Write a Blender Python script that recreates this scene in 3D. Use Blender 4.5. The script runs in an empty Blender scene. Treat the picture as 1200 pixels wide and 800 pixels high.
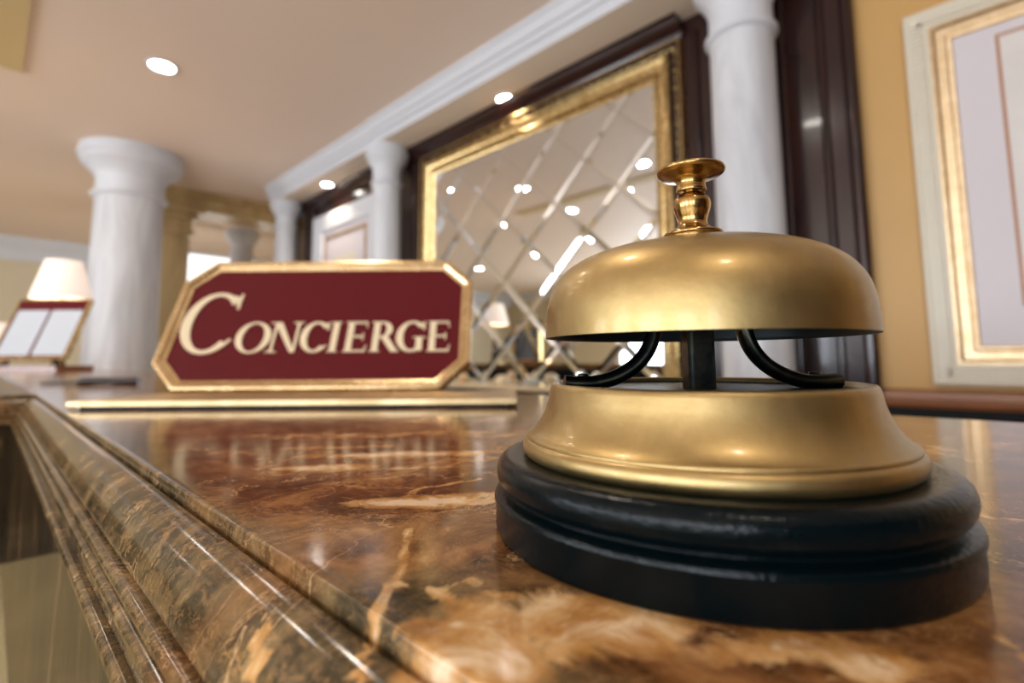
import bpy, bmesh, math, random
from math import sin, cos, pi, radians as R
from mathutils import Vector, Matrix

random.seed(4)
E0 = 1.1455            # eye height above the floor; heights below are written relative to the eye
CT = E0 - 0.0455       # counter top height

# ------------------------------------------------------------------ camera
sc = bpy.context.scene
cd = bpy.data.cameras.new('camera')
cam = bpy.data.objects.new('camera', cd)
sc.collection.objects.link(cam)
yaw, pitch, roll = R(45.6), R(5.6), R(-0.4)
fwv = Vector((sin(yaw)*cos(pitch), cos(yaw)*cos(pitch), sin(pitch)))
rtv = Vector((cos(yaw), -sin(yaw), 0))
upv = rtv.cross(fwv)
r2 = rtv*cos(roll) + upv*sin(roll)
u2 = -rtv*sin(roll) + upv*cos(roll)
M = Matrix((r2, u2, -fwv)).transposed().to_4x4()
M.translation = Vector((0, 0, E0))
cam.matrix_world = M
cd.sensor_width = 36; cd.lens = 18
cd.shift_y = -38/1200
cd.clip_start = 0.005; cd.clip_end = 100
cd.dof.use_dof = True
cd.dof.focus_distance = 0.150
cd.dof.aperture_fstop = 9.0
sc.camera = cam

# ------------------------------------------------------------------ world, exposure, big lights
w = bpy.data.worlds.new('world'); sc.world = w; w.use_nodes = True
w.node_tree.nodes['Background'].inputs[0].default_value = (0.75, 0.85, 1.0, 1)
w.node_tree.nodes['Background'].inputs[1].default_value = 1.0
sc.view_settings.view_transform = 'Standard'
sc.view_settings.look = 'None'
sc.view_settings.gamma = 1
sc.view_settings.exposure = 0.60
sc.view_settings.use_curve_mapping = False
EXPO_WINDOW = 1.5      # radiance of the daylit lobby windows
WINDOW_LAMP = 48.0     # watts of daylight through each window
DOWN_W = 9.0           # watts of each recessed downlight


def area(name, loc, rot, sx, sy, power, col):
    l = bpy.data.lights.new(name, 'AREA'); l.shape = 'RECTANGLE'; l.size = sx; l.size_y = sy
    l.energy = power; l.color = col
    o = bpy.data.objects.new(name, l); sc.collection.objects.link(o)
    o.location = loc; o.rotation_euler = rot
    return o


WIN_X = -5.5
WINDOWS_LEFT = [(-1.9, 1.5), (0.5, 1.5), (2.9, 1.5), (5.3, 1.5)]       # centre y, width, in the lobby wall opposite the mirror
WINDOWS_FRONT = [(-4.2, 1.4)]                               # centre x, width, in the wall behind the camera
for yc, ww in WINDOWS_LEFT:
    area('window_daylight', (WIN_X+0.12, yc, E0+0.25), (0, R(-90), 0), 1.7, ww, WINDOW_LAMP, (0.82, 0.90, 1.0))
for xc, ww in WINDOWS_FRONT:
    area('window_daylight', (xc, -2.88, E0+0.25), (R(90), 0, 0), ww, 1.7, WINDOW_LAMP, (0.82, 0.90, 1.0))

# ------------------------------------------------------------------ materials
def mat(name, col=(0.5, 0.5, 0.5), rough=0.5, metal=0.0, spec=0.5, coat=0.0):
    m = bpy.data.materials.new(name); m.use_nodes = True
    b = m.node_tree.nodes['Principled BSDF']
    b.inputs['Base Color'].default_value = (*col, 1)
    b.inputs['Roughness'].default_value = rough
    b.inputs['Metallic'].default_value = metal
    b.inputs['Specular IOR Level'].default_value = spec
    b.inputs['Coat Weight'].default_value = coat
    b.inputs['Coat Roughness'].default_value = 0.04
    return m


class NT:
    def __init__(s, m):
        s.t = m.node_tree; s.b = s.t.nodes['Principled BSDF']
        s.tc = s.t.nodes.new('ShaderNodeNewGeometry')
        s.pos = s.tc.outputs['Position']
    def n(s, kind, **kw):
        x = s.t.nodes.new(kind)
        for k, v in kw.items(): setattr(x, k, v)
        return x
    def l(s, a, b): s.t.links.new(a, b)
    def noise(s, scale, detail=4, dist=0.0, rough=0.55, vec=None, stretch=None, rot=(0, 0, 0)):
        x = s.n('ShaderNodeTexNoise'); x.inputs['Scale'].default_value = scale
        x.inputs['Detail'].default_value = detail; x.inputs['Distortion'].default_value = dist
        x.inputs['Roughness'].default_value = rough
        v = vec or s.pos
        if stretch:
            mp = s.n('ShaderNodeMapping'); mp.inputs['Scale'].default_value = stretch
            mp.inputs['Rotation'].default_value = rot
            s.l(v, mp.inputs['Vector']); v = mp.outputs[0]
        s.l(v, x.inputs['Vector'])
        return x.outputs['Fac']
    def ramp(s, fac, stops, interp='LINEAR'):
        r = s.n('ShaderNodeValToRGB'); r.color_ramp.interpolation = interp
        e = r.color_ramp.elements
        while len(e) < len(stops): e.new(0.5)
        for i, (p, c) in enumerate(stops):
            e[i].position = p; e[i].color = (*c, 1) if len(c) == 3 else c
        s.l(fac, r.inputs[0]); return r.outputs[0]
    def mix(s, fac, a, b, mode='MIX'):
        x = s.n('ShaderNodeMix', data_type='RGBA', blend_type=mode)
        for sock, v in ((x.inputs[0], fac), (x.inputs[6], a), (x.inputs[7], b)):
            if isinstance(v, (int, float)): sock.default_value = v
            elif isinstance(v, tuple): sock.default_value = (*v, 1)
            else: s.l(v, sock)
        return x.outputs[2]
    def math(s, op, a, b=None, clamp=False):
        x = s.n('ShaderNodeMath', operation=op, use_clamp=clamp)
        for i, v in enumerate((a, b)):
            if v is None: continue
            if isinstance(v, (int, float)): x.inputs[i].default_value = v
            else: s.l(v, x.inputs[i])
        return x.outputs[0]
    def sstep(s, v, lo, hi):
        x = s.n('ShaderNodeMapRange', interpolation_type='SMOOTHSTEP')
        x.inputs['From Min'].default_value = lo; x.inputs['From Max'].default_value = hi
        s.l(v, x.inputs['Value']); return x.outputs[0]
    def bump(s, h, strength=0.2, dist=0.001):
        x = s.n('ShaderNodeBump'); x.inputs['Strength'].default_value = strength
        x.inputs['Distance'].default_value = dist
        s.l(h, x.inputs['Height']); s.l(x.outputs[0], s.b.inputs['Normal'])


def ridge(t, scale, lo, hi, **kw):
    """thin vein lines where the noise crosses one half"""
    f = t.noise(scale, **kw)
    d = t.math('ABSOLUTE', t.math('SUBTRACT', f, 0.5))
    return t.math('SUBTRACT', 1.0, t.sstep(d, lo, hi))


def marble(name, use_attr):
    m = mat(name, rough=0.12, coat=0.0, spec=0.32); t = NT(m)
    warm = t.noise(7, 3, 0.4)
    base = t.ramp(t.noise(34, 8, 0.9, 0.68), [(0.30, (0.020, 0.010, 0.005)), (0.42, (0.085, 0.035, 0.012)),
                                               (0.52, (0.20, 0.085, 0.028)), (0.62, (0.36, 0.18, 0.065)), (0.76, (0.60, 0.38, 0.19))])
    cool = t.ramp(t.noise(40, 8, 0.9, 0.68), [(0.32, (0.012, 0.014, 0.009)), (0.48, (0.070, 0.050, 0.025)), (0.60, (0.17, 0.115, 0.052)), (0.76, (0.40, 0.28, 0.14))])
    sep = t.n('ShaderNodeSeparateXYZ'); t.l(t.pos, sep.inputs[0])
    edge_reflect = t.math('MULTIPLY', t.math('SUBTRACT', t.sstep(sep.outputs[0], .030, .085), 0.6), 0.22)  # cooler, darker stone towards the moulded edge imitates its reflections
    base = t.mix(t.sstep(t.math('ADD', warm, edge_reflect), 0.42, 0.60), cool, base)
    fine = t.noise(240, 6, 1.6, 0.7, stretch=(1, .45, 1), rot=(0, 0, .6))
    base = t.mix(t.math('MULTIPLY', t.sstep(fine, 0.47, 0.72), 0.60), base, (0.34, 0.19, 0.08))
    v1 = ridge(t, 11, 0.0, 0.006, detail=6, dist=0.6, rough=0.62)
    v2 = ridge(t, 34, 0.0, 0.010, detail=6, dist=0.5, rough=0.65)
    v3 = ridge(t, 26, 0.0, 0.008, detail=6, dist=0.6, rough=.65, stretch=(1, 2.2, 1), rot=(0, 0, 0.7))
    msk = t.sstep(t.noise(9, 2), 0.45, 0.62)
    col = t.mix(t.math('MULTIPLY', v2, t.math('MULTIPLY', msk, 0.6)), base, (0.50, 0.29, 0.13))
    col = t.mix(t.math('MULTIPLY', v3, 0.4), col, (0.46, 0.26, 0.11))
    col = t.mix(t.math('MULTIPLY', v1, 0.7), col, (0.62, 0.40, 0.20))
    if use_attr:
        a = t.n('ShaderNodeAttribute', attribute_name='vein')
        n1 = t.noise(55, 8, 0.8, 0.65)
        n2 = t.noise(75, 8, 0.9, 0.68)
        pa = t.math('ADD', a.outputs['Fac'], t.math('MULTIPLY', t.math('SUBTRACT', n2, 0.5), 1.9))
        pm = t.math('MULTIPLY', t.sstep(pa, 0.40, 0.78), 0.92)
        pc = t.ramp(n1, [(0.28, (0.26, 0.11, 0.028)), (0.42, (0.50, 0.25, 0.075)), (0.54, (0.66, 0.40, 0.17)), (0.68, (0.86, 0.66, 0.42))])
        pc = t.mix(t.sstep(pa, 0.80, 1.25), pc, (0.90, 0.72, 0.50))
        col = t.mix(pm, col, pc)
    t.l(col, t.b.inputs['Base Color'])
    return m


def brass(name, col, dark, rough, scale=60, bump=0.0):
    m = mat(name, col, rough, 1.0); t = NT(m)
    n = t.noise(scale, 5, 0.5, 0.6)
    t.l(t.mix(t.sstep(n, 0.3, 0.75), dark, col), t.b.inputs['Base Color'])
    t.l(t.math('ADD', t.math('MULTIPLY', t.noise(scale*2.3, 4), 0.16), rough-0.08), t.b.inputs['Roughness'])
    if bump: t.bump(t.noise(scale*12, 3), bump, 0.0003)
    return m


def wood(name, c1, c2, rough=0.25, coat=0.6, axis=(14, 14, 1.2)):
    m = mat(name, c1, rough, coat=coat); t = NT(m)
    n = t.noise(2.2, 6, 1.5, 0.6, stretch=axis)
    t.l(t.ramp(n, [(0.3, c1), (0.7, c2)]), t.b.inputs['Base Color'])
    return m


def paint(name, col, rough=0.55, var=0.05, scale=3):
    m = mat(name, col, rough); t = NT(m)
    d = tuple(c*(1-var*2) for c in col)
    t.l(t.mix(t.noise(scale, 3), d, col), t.b.inputs['Base Color'])
    return m


def glow(name, col, strength, base=(0.8, 0.8, 0.8)):
    m = mat(name, base, 0.6); b = m.node_tree.nodes['Principled BSDF']
    b.inputs['Emission Color'].default_value = (*col, 1)
    b.inputs['Emission Strength'].default_value = strength
    return m


MT = {}
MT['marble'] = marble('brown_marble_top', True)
MT['bell'] = brass('aged_brass', (0.50, 0.365, 0.165), (0.40, 0.285, 0.115), 0.43, 70, 0.14)
MT['bell'].node_tree.nodes['Principled BSDF'].inputs['Coat Weight'].default_value = 0.30
MT['bell'].node_tree.nodes['Principled BSDF'].inputs['Coat Roughness'].default_value = 0.14
MT['knob'] = brass('polished_brass', (0.58, 0.39, 0.16), (0.34, 0.20, 0.065), 0.19, 220)
MT['goldrim'] = brass('gold_trim', (0.80, 0.63, 0.38), (0.64, 0.46, 0.24), 0.26, 30)
MT['slabgold'] = brass('dull_gold_slab', (0.58, 0.44, 0.25), (0.40, 0.28, 0.14), 0.38, 30)
MT['gold'] = brass('gilt_frame', (0.74, 0.56, 0.28), (0.50, 0.34, 0.14), 0.28, 25)
MT['steel'] = mat('dark_steel', (0.02, 0.028, 0.03), 0.4, 0.6)
MT['lacquer'] = mat('black_lacquer', (0.0012, 0.0042, 0.0055), 0.16, 0.0, 0.16, 0.0)
_t = NT(MT['lacquer']); _t.l(_t.math('ADD', _t.math('MULTIPLY', _t.noise(300, 4), 0.24), 0.06), _t.b.inputs['Roughness'])
_t.bump(_t.noise(620, 4), 0.55, 0.0004)
MT['steelbar'] = mat('steel_bracket', (0.20, 0.22, 0.20), 0.30, 1.0)
_t = NT(MT['steelbar']); _t.l(_t.ramp(_t.noise(160, 4), [(0.35, (0.025, 0.032, 0.032)), (0.75, (0.10, 0.10, 0.075))]), _t.b.inputs['Base Color'])
MT['red'] = mat('burgundy_lacquer', (0.098, 0.0055, 0.0095), 0.2, spec=0.25)
MT['letter'] = mat('cream_gold_letter', (0.80, 0.68, 0.47), 0.35, 0.25)
MT['white'] = paint('white_trim_paint', (0.70, 0.71, 0.75), 0.45)
MT['soffit'] = paint('soffit_paint', (0.86, 0.72, 0.58), 0.6)
MT['ceil'] = paint('ceiling_paint', (0.86, 0.69, 0.565), 0.6, 0.03, 1.0)
MT['ceil_yellow'] = paint('ochre_paint', (0.66, 0.50, 0.24), 0.6)
MT['cream'] = paint('cream_wall_paint', (0.70, 0.60, 0.42), 0.6)
MT['ochre'] = paint('ochre_wall', (0.62, 0.36, 0.12), 0.5, 0.08, 2)
MT['darkwood'] = wood('dark_mahogany', (0.006, 0.003, 0.004), (0.040, 0.010, 0.008), 0.20, coat=0.25)
MT['redwood'] = wood('mahogany', (0.20, 0.06, 0.015), (0.32, 0.11, 0.028), 0.3, axis=(14, 1.0, 14))
MT['black'] = mat('black_wood', (0.005, 0.005, 0.006), 0.5, spec=0.2)
MT['mirror'] = mat('mirror_glass', (0.86, 0.89, 0.90), 0.012, 1.0)
MT['cushion'] = paint('floor_stone', (0.52, 0.40, 0.26), 0.25, 0.15, 2)
MT['floor'] = paint('floor_cream_stone', (0.66, 0.57, 0.42), 0.2, 0.1, 1.5)
MT['bulb'] = glow('downlight_lens', (1.0, 0.93, 0.85), 30.0)
MT['pane'] = glow('daylit_pane', (0.80, 0.90, 1.0), EXPO_WINDOW)
MT['opal'] = glow('backlit_opal_panel', (1.0, 0.98, 0.97), 0.9)
MT['shade'] = glow('lit_lamp_shade', (1.0, 0.82, 0.72), 0.36, (0.80, 0.70, 0.62))
MT['paper'] = mat('white_paper', (0.50, 0.55, 0.62), 0.35)
MT['print'] = mat('grey_print', (0.45, 0.47, 0.52), 0.6)
MT['matboard'] = mat('lilac_mat_board', (0.70, 0.64, 0.66), 0.3, spec=0.15)
MT['thinline'] = mat('brown_inner_line', (0.42, 0.17, 0.06), 0.4)
MT['oatframe'] = brass('champagne_frame', (0.80, 0.62, 0.40), (0.66, 0.48, 0.28), 0.42, 30)
MT['ribframe'] = paint('ivory_ribbed_frame', (0.80, 0.72, 0.58), 0.4, 0.05, 20)
MT['art'] = paint('pale_print', (0.80, 0.74, 0.70), 0.5, 0.1, 8)
MT['glassball'] = mat('smoked_glass', (0.05, 0.04, 0.03), 0.05, coat=1.0)
MT['penblack'] = mat('black_pen_plastic', (0.03, 0.015, 0.012), 0.3)
MT['leaf'] = paint('green_leaf', (0.03, 0.16, 0.08), 0.5, 0.3, 30)
MT['petal'] = paint('red_petal', (0.6, 0.05, 0.03), 0.5, 0.2, 30)
MT['petalw'] = paint('white_petal', (0.8, 0.8, 0.82), 0.5, 0.1, 30)
MT['curtain'] = paint('tan_curtain', (0.50, 0.36, 0.20), 0.7, 0.2, 12)
MT['ceramic'] = mat('cream_ceramic', (0.72, 0.58, 0.38), 0.15, coat=0.5)
m = mat('polished_dark_stone', rough=0.05, spec=0.6); t = NT(m)
t.l(t.ramp(t.noise(30, 6, .8, .65, stretch=(1, 1, .25)), [(0.35, (0.010, .012, .010)), (0.55, (0.055, 0.035, 0.018)), (0.7, (0.26, 0.17, 0.08))]), t.b.inputs['Base Color'])
t.bump(t.noise(60, 4, 0, .6, stretch=(1, 1, .06)), 0.55, 0.0006)
MT['frieze'] = m
m = mat('olive_tan_stone', rough=0.25); t = NT(m)
t.l(t.ramp(t.noise(6, 5, .8, .6), [(0.35, (0.25, 0.19, 0.095)), (0.65, (0.38, 0.30, 0.16))]), t.b.inputs['Base Color'])
MT['panelstone'] = m
# marble shaft: white with soft grey-warm vertical veining
m = mat('white_marble_column', rough=0.3); t = NT(m)
t.l(t.ramp(t.noise(3.0, 5, 1.2, 0.6, stretch=(3, 3, 0.45)), [(0.35, (0.56, 0.56, 0.59)), (0.6, (0.70, 0.71, 0.74))]), t.b.inputs['Base Color'])
MT['column'] = m
m = mat('tan_marble_pier', rough=0.35); t = NT(m)
t.l(t.ramp(t.noise(2.0, 5, 1.2, 0.6, stretch=(3, 3, 0.6)), [(0.35, (0.46, 0.31, 0.13)), (0.6, (0.64, 0.46, 0.22))]), t.b.inputs['Base Color'])
MT['pier'] = m

# ------------------------------------------------------------------ mesh helpers
def link(o, parent=None):
    sc.collection.objects.link(o)
    if parent: o.parent = parent
    return o


def tag(o, label=None, cat=None, group=None, kind=None):
    if label: o['label'] = label
    if cat: o['category'] = cat
    if group: o['group'] = group
    if kind: o['kind'] = kind
    return o


def empty(name, loc, rz=0.0, label=None, cat=None, group=None):
    o = bpy.data.objects.new(name, None); o.empty_display_size = 0.05
    o.location = loc; o.rotation_euler = (0, 0, rz)
    link(o); return tag(o, label, cat, group)


def obj(name, bm, material, parent=None, smooth=35, loc=None):
    me = bpy.data.meshes.new(name)
    bmesh.ops.recalc_face_normals(bm, faces=bm.faces)
    if smooth:
        lim = R(smooth)
        for f in bm.faces: f.smooth = True
        for e in bm.edges:
            if len(e.link_faces) == 2 and e.calc_face_angle(0) > lim: e.smooth = False
    bm.to_mesh(me); bm.free()
    ms = material if isinstance(material, (list, tuple)) else [material]
    for x in ms: me.materials.append(x)
    o = bpy.data.objects.new(name, me); link(o, parent)
    if loc: o.location = loc
    return o


def struct(name, bm, material, smooth=35):
    return tag(obj(name, bm, material, None, smooth), kind='structure')


def box(bm, x0, x1, y0, y1, z0, z1, bev=0.0):
    g = bmesh.ops.create_cube(bm, size=1.0)
    vs = g['verts']
    for v in vs:
        v.co = Vector(((x0+x1)/2+v.co.x*(x1-x0), (y0+y1)/2+v.co.y*(y1-y0), (z0+z1)/2+v.co.z*(z1-z0)))
    if bev:
        es = list({e for v in vs for e in v.link_edges})
        bmesh.ops.bevel(bm, geom=es, offset=bev, segments=2, affect='EDGES')
    return bm


def B(*a, bev=0.0):
    bm = bmesh.new(); return box(bm, *a, bev=bev)


def lathe(bm, prof, n=64, c=(0, 0, 0)):
    rings = []
    for r, z in prof:
        if r < 1e-6: rings.append([bm.verts.new((c[0], c[1], c[2]+z))])
        else: rings.append([bm.verts.new((c[0]+r*cos(2*pi*i/n), c[1]+r*sin(2*pi*i/n), c[2]+z)) for i in range(n)])
    for a, b in zip(rings, rings[1:]):
        if len(a) == 1 and len(b) == 1: continue
        for i in range(n):
            j = (i+1) % n
            if len(a) == 1: bm.faces.new((a[0], b[j], b[i]))
            elif len(b) == 1: bm.faces.new((a[i], a[j], b[0]))
            else: bm.faces.new((a[i], a[j], b[j], b[i]))
    return bm


def smooth_prof(pts, k=4):
    """Catmull-Rom through the profile points"""
    out = []
    P = [pts[0]]+list(pts)+[pts[-1]]
    for i in range(1, len(P)-2):
        for s in range(k):
            t = s/k
            out.append(tuple(0.5*((2*P[i][d])+(-P[i-1][d]+P[i+1][d])*t+(2*P[i-1][d]-5*P[i][d]+4*P[i+1][d]-P[i+2][d])*t*t+(-P[i-1][d]+3*P[i][d]-3*P[i+1][d]+P[i+2][d])*t**3) for d in range(len(pts[0]))))
    out.append(tuple(pts[-1])); return out


def tube(bm, pts, rad, n=12, sx=1.0, side=None):
    """round or oval tube through points; side fixes the wide axis"""
    rings = []
    for i, p in enumerate(pts):
        p = Vector(p)
        a = Vector(pts[max(i-1, 0)]); b = Vector(pts[min(i+1, len(pts)-1)])
        t = (b-a).normalized()
        s = Vector(side).normalized() if side else (Vector((0, 0, 1)).cross(t) if abs(t.z) < 0.95 else Vector((1, 0, 0)).cross(t)).normalized()
        s = (s-t*s.dot(t)).normalized(); u = t.cross(s)
        r = rad[i] if isinstance(rad, (list, tuple)) else rad
        rings.append([bm.verts.new(p+s*(r*sx*cos(2*pi*k/n))+u*(r*sin(2*pi*k/n))) for k in range(n)])
    for a, b in zip(rings, rings[1:]):
        for k in range(n): bm.faces.new((a[k], a[(k+1) % n], b[(k+1) % n], b[k]))
    bm.faces.new(rings[0]); bm.faces.new(rings[-1][::-1])
    return bm


def prism(bm, poly, fn, d0, d1):
    """poly in 2D; fn(u, v, d) -> 3D"""
    a = [bm.verts.new(fn(u, v, d0)) for u, v in poly]
    b = [bm.verts.new(fn(u, v, d1)) for u, v in poly]
    bm.faces.new(a); bm.faces.new(b[::-1])
    n = len(poly)
    for i in range(n): bm.faces.new((a[i], a[(i+1) % n], b[(i+1) % n], b[i]))
    return bm


def frame_sweep(bm, y0, y1, z0, z1, prof, xw):
    """picture-frame moulding around a rectangle on the wall x=xw; prof = (inset, projection)"""
    loops = []
    for d, h in prof:
        loops.append([bm.verts.new((xw-h, y, z)) for y, z in ((y0+d, z0+d), (y1-d, z0+d), (y1-d, z1-d), (y0+d, z1-d))])
    for a, b in zip(loops, loops[1:]):
        for i in range(4): bm.faces.new((a[i], a[(i+1) % 4], b[(i+1) % 4], b[i]))
    return bm


def run_y(bm, prof, y0, y1):
    """extrude an (x, z) section along y, closed"""
    return prism(bm, prof, lambda u, v, d: (u, d, v), y0, y1)

# ------------------------------------------------------------------ the room shell
XW = 2.10; CZ = E0+1.657; SZ = E0+1.494
struct('floor', B(-5.7, 3.4, -3.2, 9.7, -0.15, 0), MT['floor'])
struct('ceiling', B(-5.7, 3.4, -3.2, 9.7, CZ, CZ+0.15), MT['ceil'])
struct('wall_right', B(XW, XW+0.15, -3.2, 5.55, 0, CZ), MT['ochre'])
bm = B(3.2, 3.35, 5.5, 9.5, 0, CZ); box(bm, XW+0.15, 3.2, 5.40, 5.55, 0, CZ)
struct('wall_recess', bm, MT['cream'])
struct('wall_back', B(-5.7, 3.4, 9.5, 9.65, 0, CZ), MT['cream'])


def wall_with_windows(name, spans, lo, hi, z0, z1, fn, material):
    bm = bmesh.new()
    cur = lo
    for c, wd in spans:
        fn(bm, cur, c-wd/2, 0, CZ); fn(bm, c-wd/2, c+wd/2, 0, z0); fn(bm, c-wd/2, c+wd/2, z1, CZ); cur = c+wd/2
    fn(bm, cur, hi, 0, CZ)
    return struct(name, bm, material)


WZ0, WZ1 = E0-0.62, E0+1.10
wall_with_windows('wall_left', WINDOWS_LEFT, -3.2, 9.7, WZ0, WZ1, lambda b, a, c, z0, z1: box(b, WIN_X-0.2, WIN_X, a, c, z0, z1), MT['cream'])
wall_with_windows('wall_front', WINDOWS_FRONT, -5.7, 3.4, WZ0, WZ1, lambda b, a, c, z0, z1: box(b, a, c, -3.2, -3.0, z0, z1), MT['darkwood'])
wi = 1
for yc, ww in WINDOWS_LEFT:
    f = bmesh.new(); a, c = yc-ww/2, yc+ww/2
    for (p, q, r_, s_) in ((a, a+.06, WZ0, WZ1), (c-.06, c, WZ0, WZ1), (a, c, WZ0, WZ0+.06), (a, c, WZ1-.06, WZ1), (yc-.02, yc+.02, WZ0, WZ1), (a, c, E0+.38, E0+.42)):
        box(f, WIN_X-0.10, WIN_X-0.02, p, q, r_, s_)
    o = struct('window_%d' % wi, f, MT['white']); wi += 1
    obj('window_pane', B(WIN_X-0.07, WIN_X-0.06, a+.04, c-.04, WZ0+.04, WZ1-.04), MT['pane'], o)
for xc, ww in WINDOWS_FRONT:
    f = bmesh.new(); a, c = xc-ww/2, xc+ww/2
    for (p, q, r_, s_) in ((a, a+.06, WZ0, WZ1), (c-.06, c, WZ0, WZ1), (a, c, WZ0, WZ0+.06), (a, c, WZ1-.06, WZ1), (xc-.02, xc+.02, WZ0, WZ1)):
        box(f, p, q, -3.10, -3.02, r_, s_)
    o = struct('window_%d' % wi, f, MT['white']); wi += 1
    obj('window_pane', B(a+.04, c-.04, -3.07, -3.06, WZ0+.04, WZ1-.04), MT['pane'], o)

# crown mouldings of the lobby walls
cr = [(0, 0), (0, -0.16), (0.02, -0.16), (0.03, -0.12), (0.07, -0.06), (0.10, -0.04), (0.12, 0)]
bm = prism(bmesh.new(), cr, lambda u, v, d: (WIN_X+u, d, CZ+v), -3.0, 9.5)
struct('trim_1', bm, MT['white'])
bm = prism(bmesh.new(), [(u*1.8, v*1.8) for u, v in cr], lambda u, v, d: (d, 9.5-u, CZ+v), WIN_X, 3.2)
struct('trim_2', bm, MT['white'])

# entablature beam over the columns, with its flat soffit behind
prof = [(1.800, SZ), (1.800, SZ+.050), (1.784, SZ+.054), (1.784, SZ+.088), (1.770, SZ+.092), (1.768, SZ+.106),
        (1.765, SZ+.118), (1.758, SZ+.135), (1.745, SZ+.145), (1.745, CZ), (XW-.002, CZ), (XW-.002, SZ)]
bm = run_y(bmesh.new(), prof, 3.10, 5.02)
p2 = [((x-.012 if x < 1.9 else x), z) for x, z in prof]
run_y(bm, p2, -3.0, 3.10)
o = struct('trim_3', bm, [MT['white'], MT['soffit']], smooth=0)
for f in o.data.polygons:
    if f.normal.z < -0.9 and f.area > 0.3: f.material_index = 1
# dropped header beyond the columns
bm = B(0.85, 3.2, 5.60, 5.95, E0+1.47, CZ); box(bm, 0.85, 3.2, 5.56, 5.99, E0+1.60, CZ)
struct('trim_4', bm, MT['pier'])
# shallow ochre band of the raised ceiling at the far left
bm = B(-0.10, 0.035, 2.0, 3.93, CZ-0.012, CZ)
struct('trim_5', bm, MT['ceil_yellow'])

# dark wood panelling on the right wall, with moulded verticals
bm = B(XW-.030, XW, .33, 5.30, E0-1.1, SZ)
for yv, wv, h in ((.345, .03, .022), (.43, .018, .014), (.56, .018, .014), (.66, .03, .020), (.90, .03, .016), (2.98, .03, .016), (3.22, .03, .016), (3.36, .03, .02), (4.64, .03, .02), (4.78, .02, .016), (5.05, .03, .02)):
    tube(bm, [(XW-.030, yv, E0-1.0), (XW-.030, yv, SZ-.07)], h, 12)
struct('trim_6', bm, MT['darkwood'])
crw = [(XW-.03, SZ-.09), (XW-.05, SZ-.085), (XW-.055, SZ-.065), (XW-.075, SZ-.045), (XW-.095, SZ-.03), (XW-.10, SZ-.012), (XW-.115, SZ-.008), (XW-.115, SZ-.001), (XW-.03, SZ-.001)]
struct('trim_7', run_y(bmesh.new(), crw, .95, 5.0), MT['darkwood'])
# chair rail and black dado below the ochre wall
rail = [(XW, E0-.162), (XW-.018, E0-.162), (XW-.022, E0-.154), (XW-.026, E0-.150), (XW-.026, E0-.138), (XW-.016, E0-.134), (XW-.012, E0-.112), (XW, E0-.104)]
struct('trim_8', run_y(bmesh.new(), rail, -3.0, .33), MT['redwood'])
struct('trim_9', B(XW-.022, XW, -3.0, .33, 0.0, E0-.162), MT['black'])

# ------------------------------------------------------------------ columns
def column(loc, r, top, label, mats, group=None, n=64, s=1.0):
    """top = underside the capital meets"""
    t = empty('column', (loc[0], loc[1], 0), 0, label, 'column', group)
    k = r*s
    sh = [(r*1.04, 0.16), (r*1.06, 0.9), (r*1.0, top-4.2*k), (r*1.0, top-2.75*k)]
    obj('shaft', lathe(bmesh.new(), smooth_prof(sh, 5), n), mats[0], t)
    bs = [(0, 0), (r*1.38, 0), (r*1.38, .05), (r*1.33, .055), (r*1.36, .075), (r*1.33, .10), (r*1.18, .11), (r*1.16, .135), (r*1.2, .15), (r*1.06, .17), (0, .17)]
    obj('column_base', lathe(bmesh.new(), bs, n), mats[0], t)
    cp = [(r*.98, top-2.80*k), (r*1.06, top-2.78*k), (r*1.13, top-2.70*k), (r*1.13, top-2.58*k), (r*1.06, top-2.50*k), (r*1.0, top-2.46*k),
          (r*1.0, top-1.75*k), (r*1.03, top-1.60*k), (r*1.15, top-1.30*k), (r*1.34, top-1.02*k), (r*1.46, top-.85*k), (r*1.46, top-.60*k), (r*1.54, top-.55*k), (r*1.56, top-.40*k),
          (r*1.50, top-.36*k), (r*1.50, top-.001), (0, top-.001)]
    obj('capital', lathe(bmesh.new(), cp, n), mats[1], t)
    return t


CM = (MT['column'], MT['white'])
column((1.915, 0.655), 0.112, SZ, 'white marble round column to the right of the large gilt mirror, behind the bell', CM)
column((1.905, 3.10), 0.098, SZ, 'white marble round column to the left of the large gilt mirror, above the sign', CM)
column((1.905, 4.86), 0.092, SZ, 'white marble round column at the far end of the entablature beam', CM)
column((1.93, 6.15), 0.115, E0+1.47, 'white column farthest away, just beyond the end of the beam', CM)
column((0.715, 4.95), 0.225, CZ, 'broad white round column standing behind the counter on the left, left of the sign', CM, s=0.62)
# square tan pier behind the broad column, its warm light put into the colour
t = empty('pier', (1.12, 5.77, 0), 0, 'tan square pier half hidden behind the broad white column', 'pier')
obj('shaft', B(-.17, .17, -.17, .17, 0.12, 2.35, bev=.01), MT['pier'], t)
obj('pier_base', B(-.2, .2, -.2, .2, 0, .12, bev=.01), MT['pier'], t)
bm = B(-.20, .20, -.20, .20, 2.35, 2.40, bev=.008); box(bm, -.18, .18, -.18, .18, 2.40, 2.50); box(bm, -.23, .23, -.23, .23, 2.50, 2.56, bev=.015); box(bm, -.27, .27, -.27, .27, 2.56, E0+1.469, bev=.01)
obj('capital', bm, MT['pier'], t)
# bright opening beyond the header
f = bmesh.new()
for a in ((1.36, 1.40, 0, E0+1.30), (2.52, 2.56, 0, E0+1.30), (1.36, 2.56, E0+1.27, E0+1.31)): box(f, a[0], a[1], 6.90, 6.98, a[2], a[3])
o = struct('window_%d' % wi, f, MT['white']); wi += 1
obj('window_pane', B(1.40, 2.52, 6.93, 6.95, 0, E0+1.27), MT['opal'], o)

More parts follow.
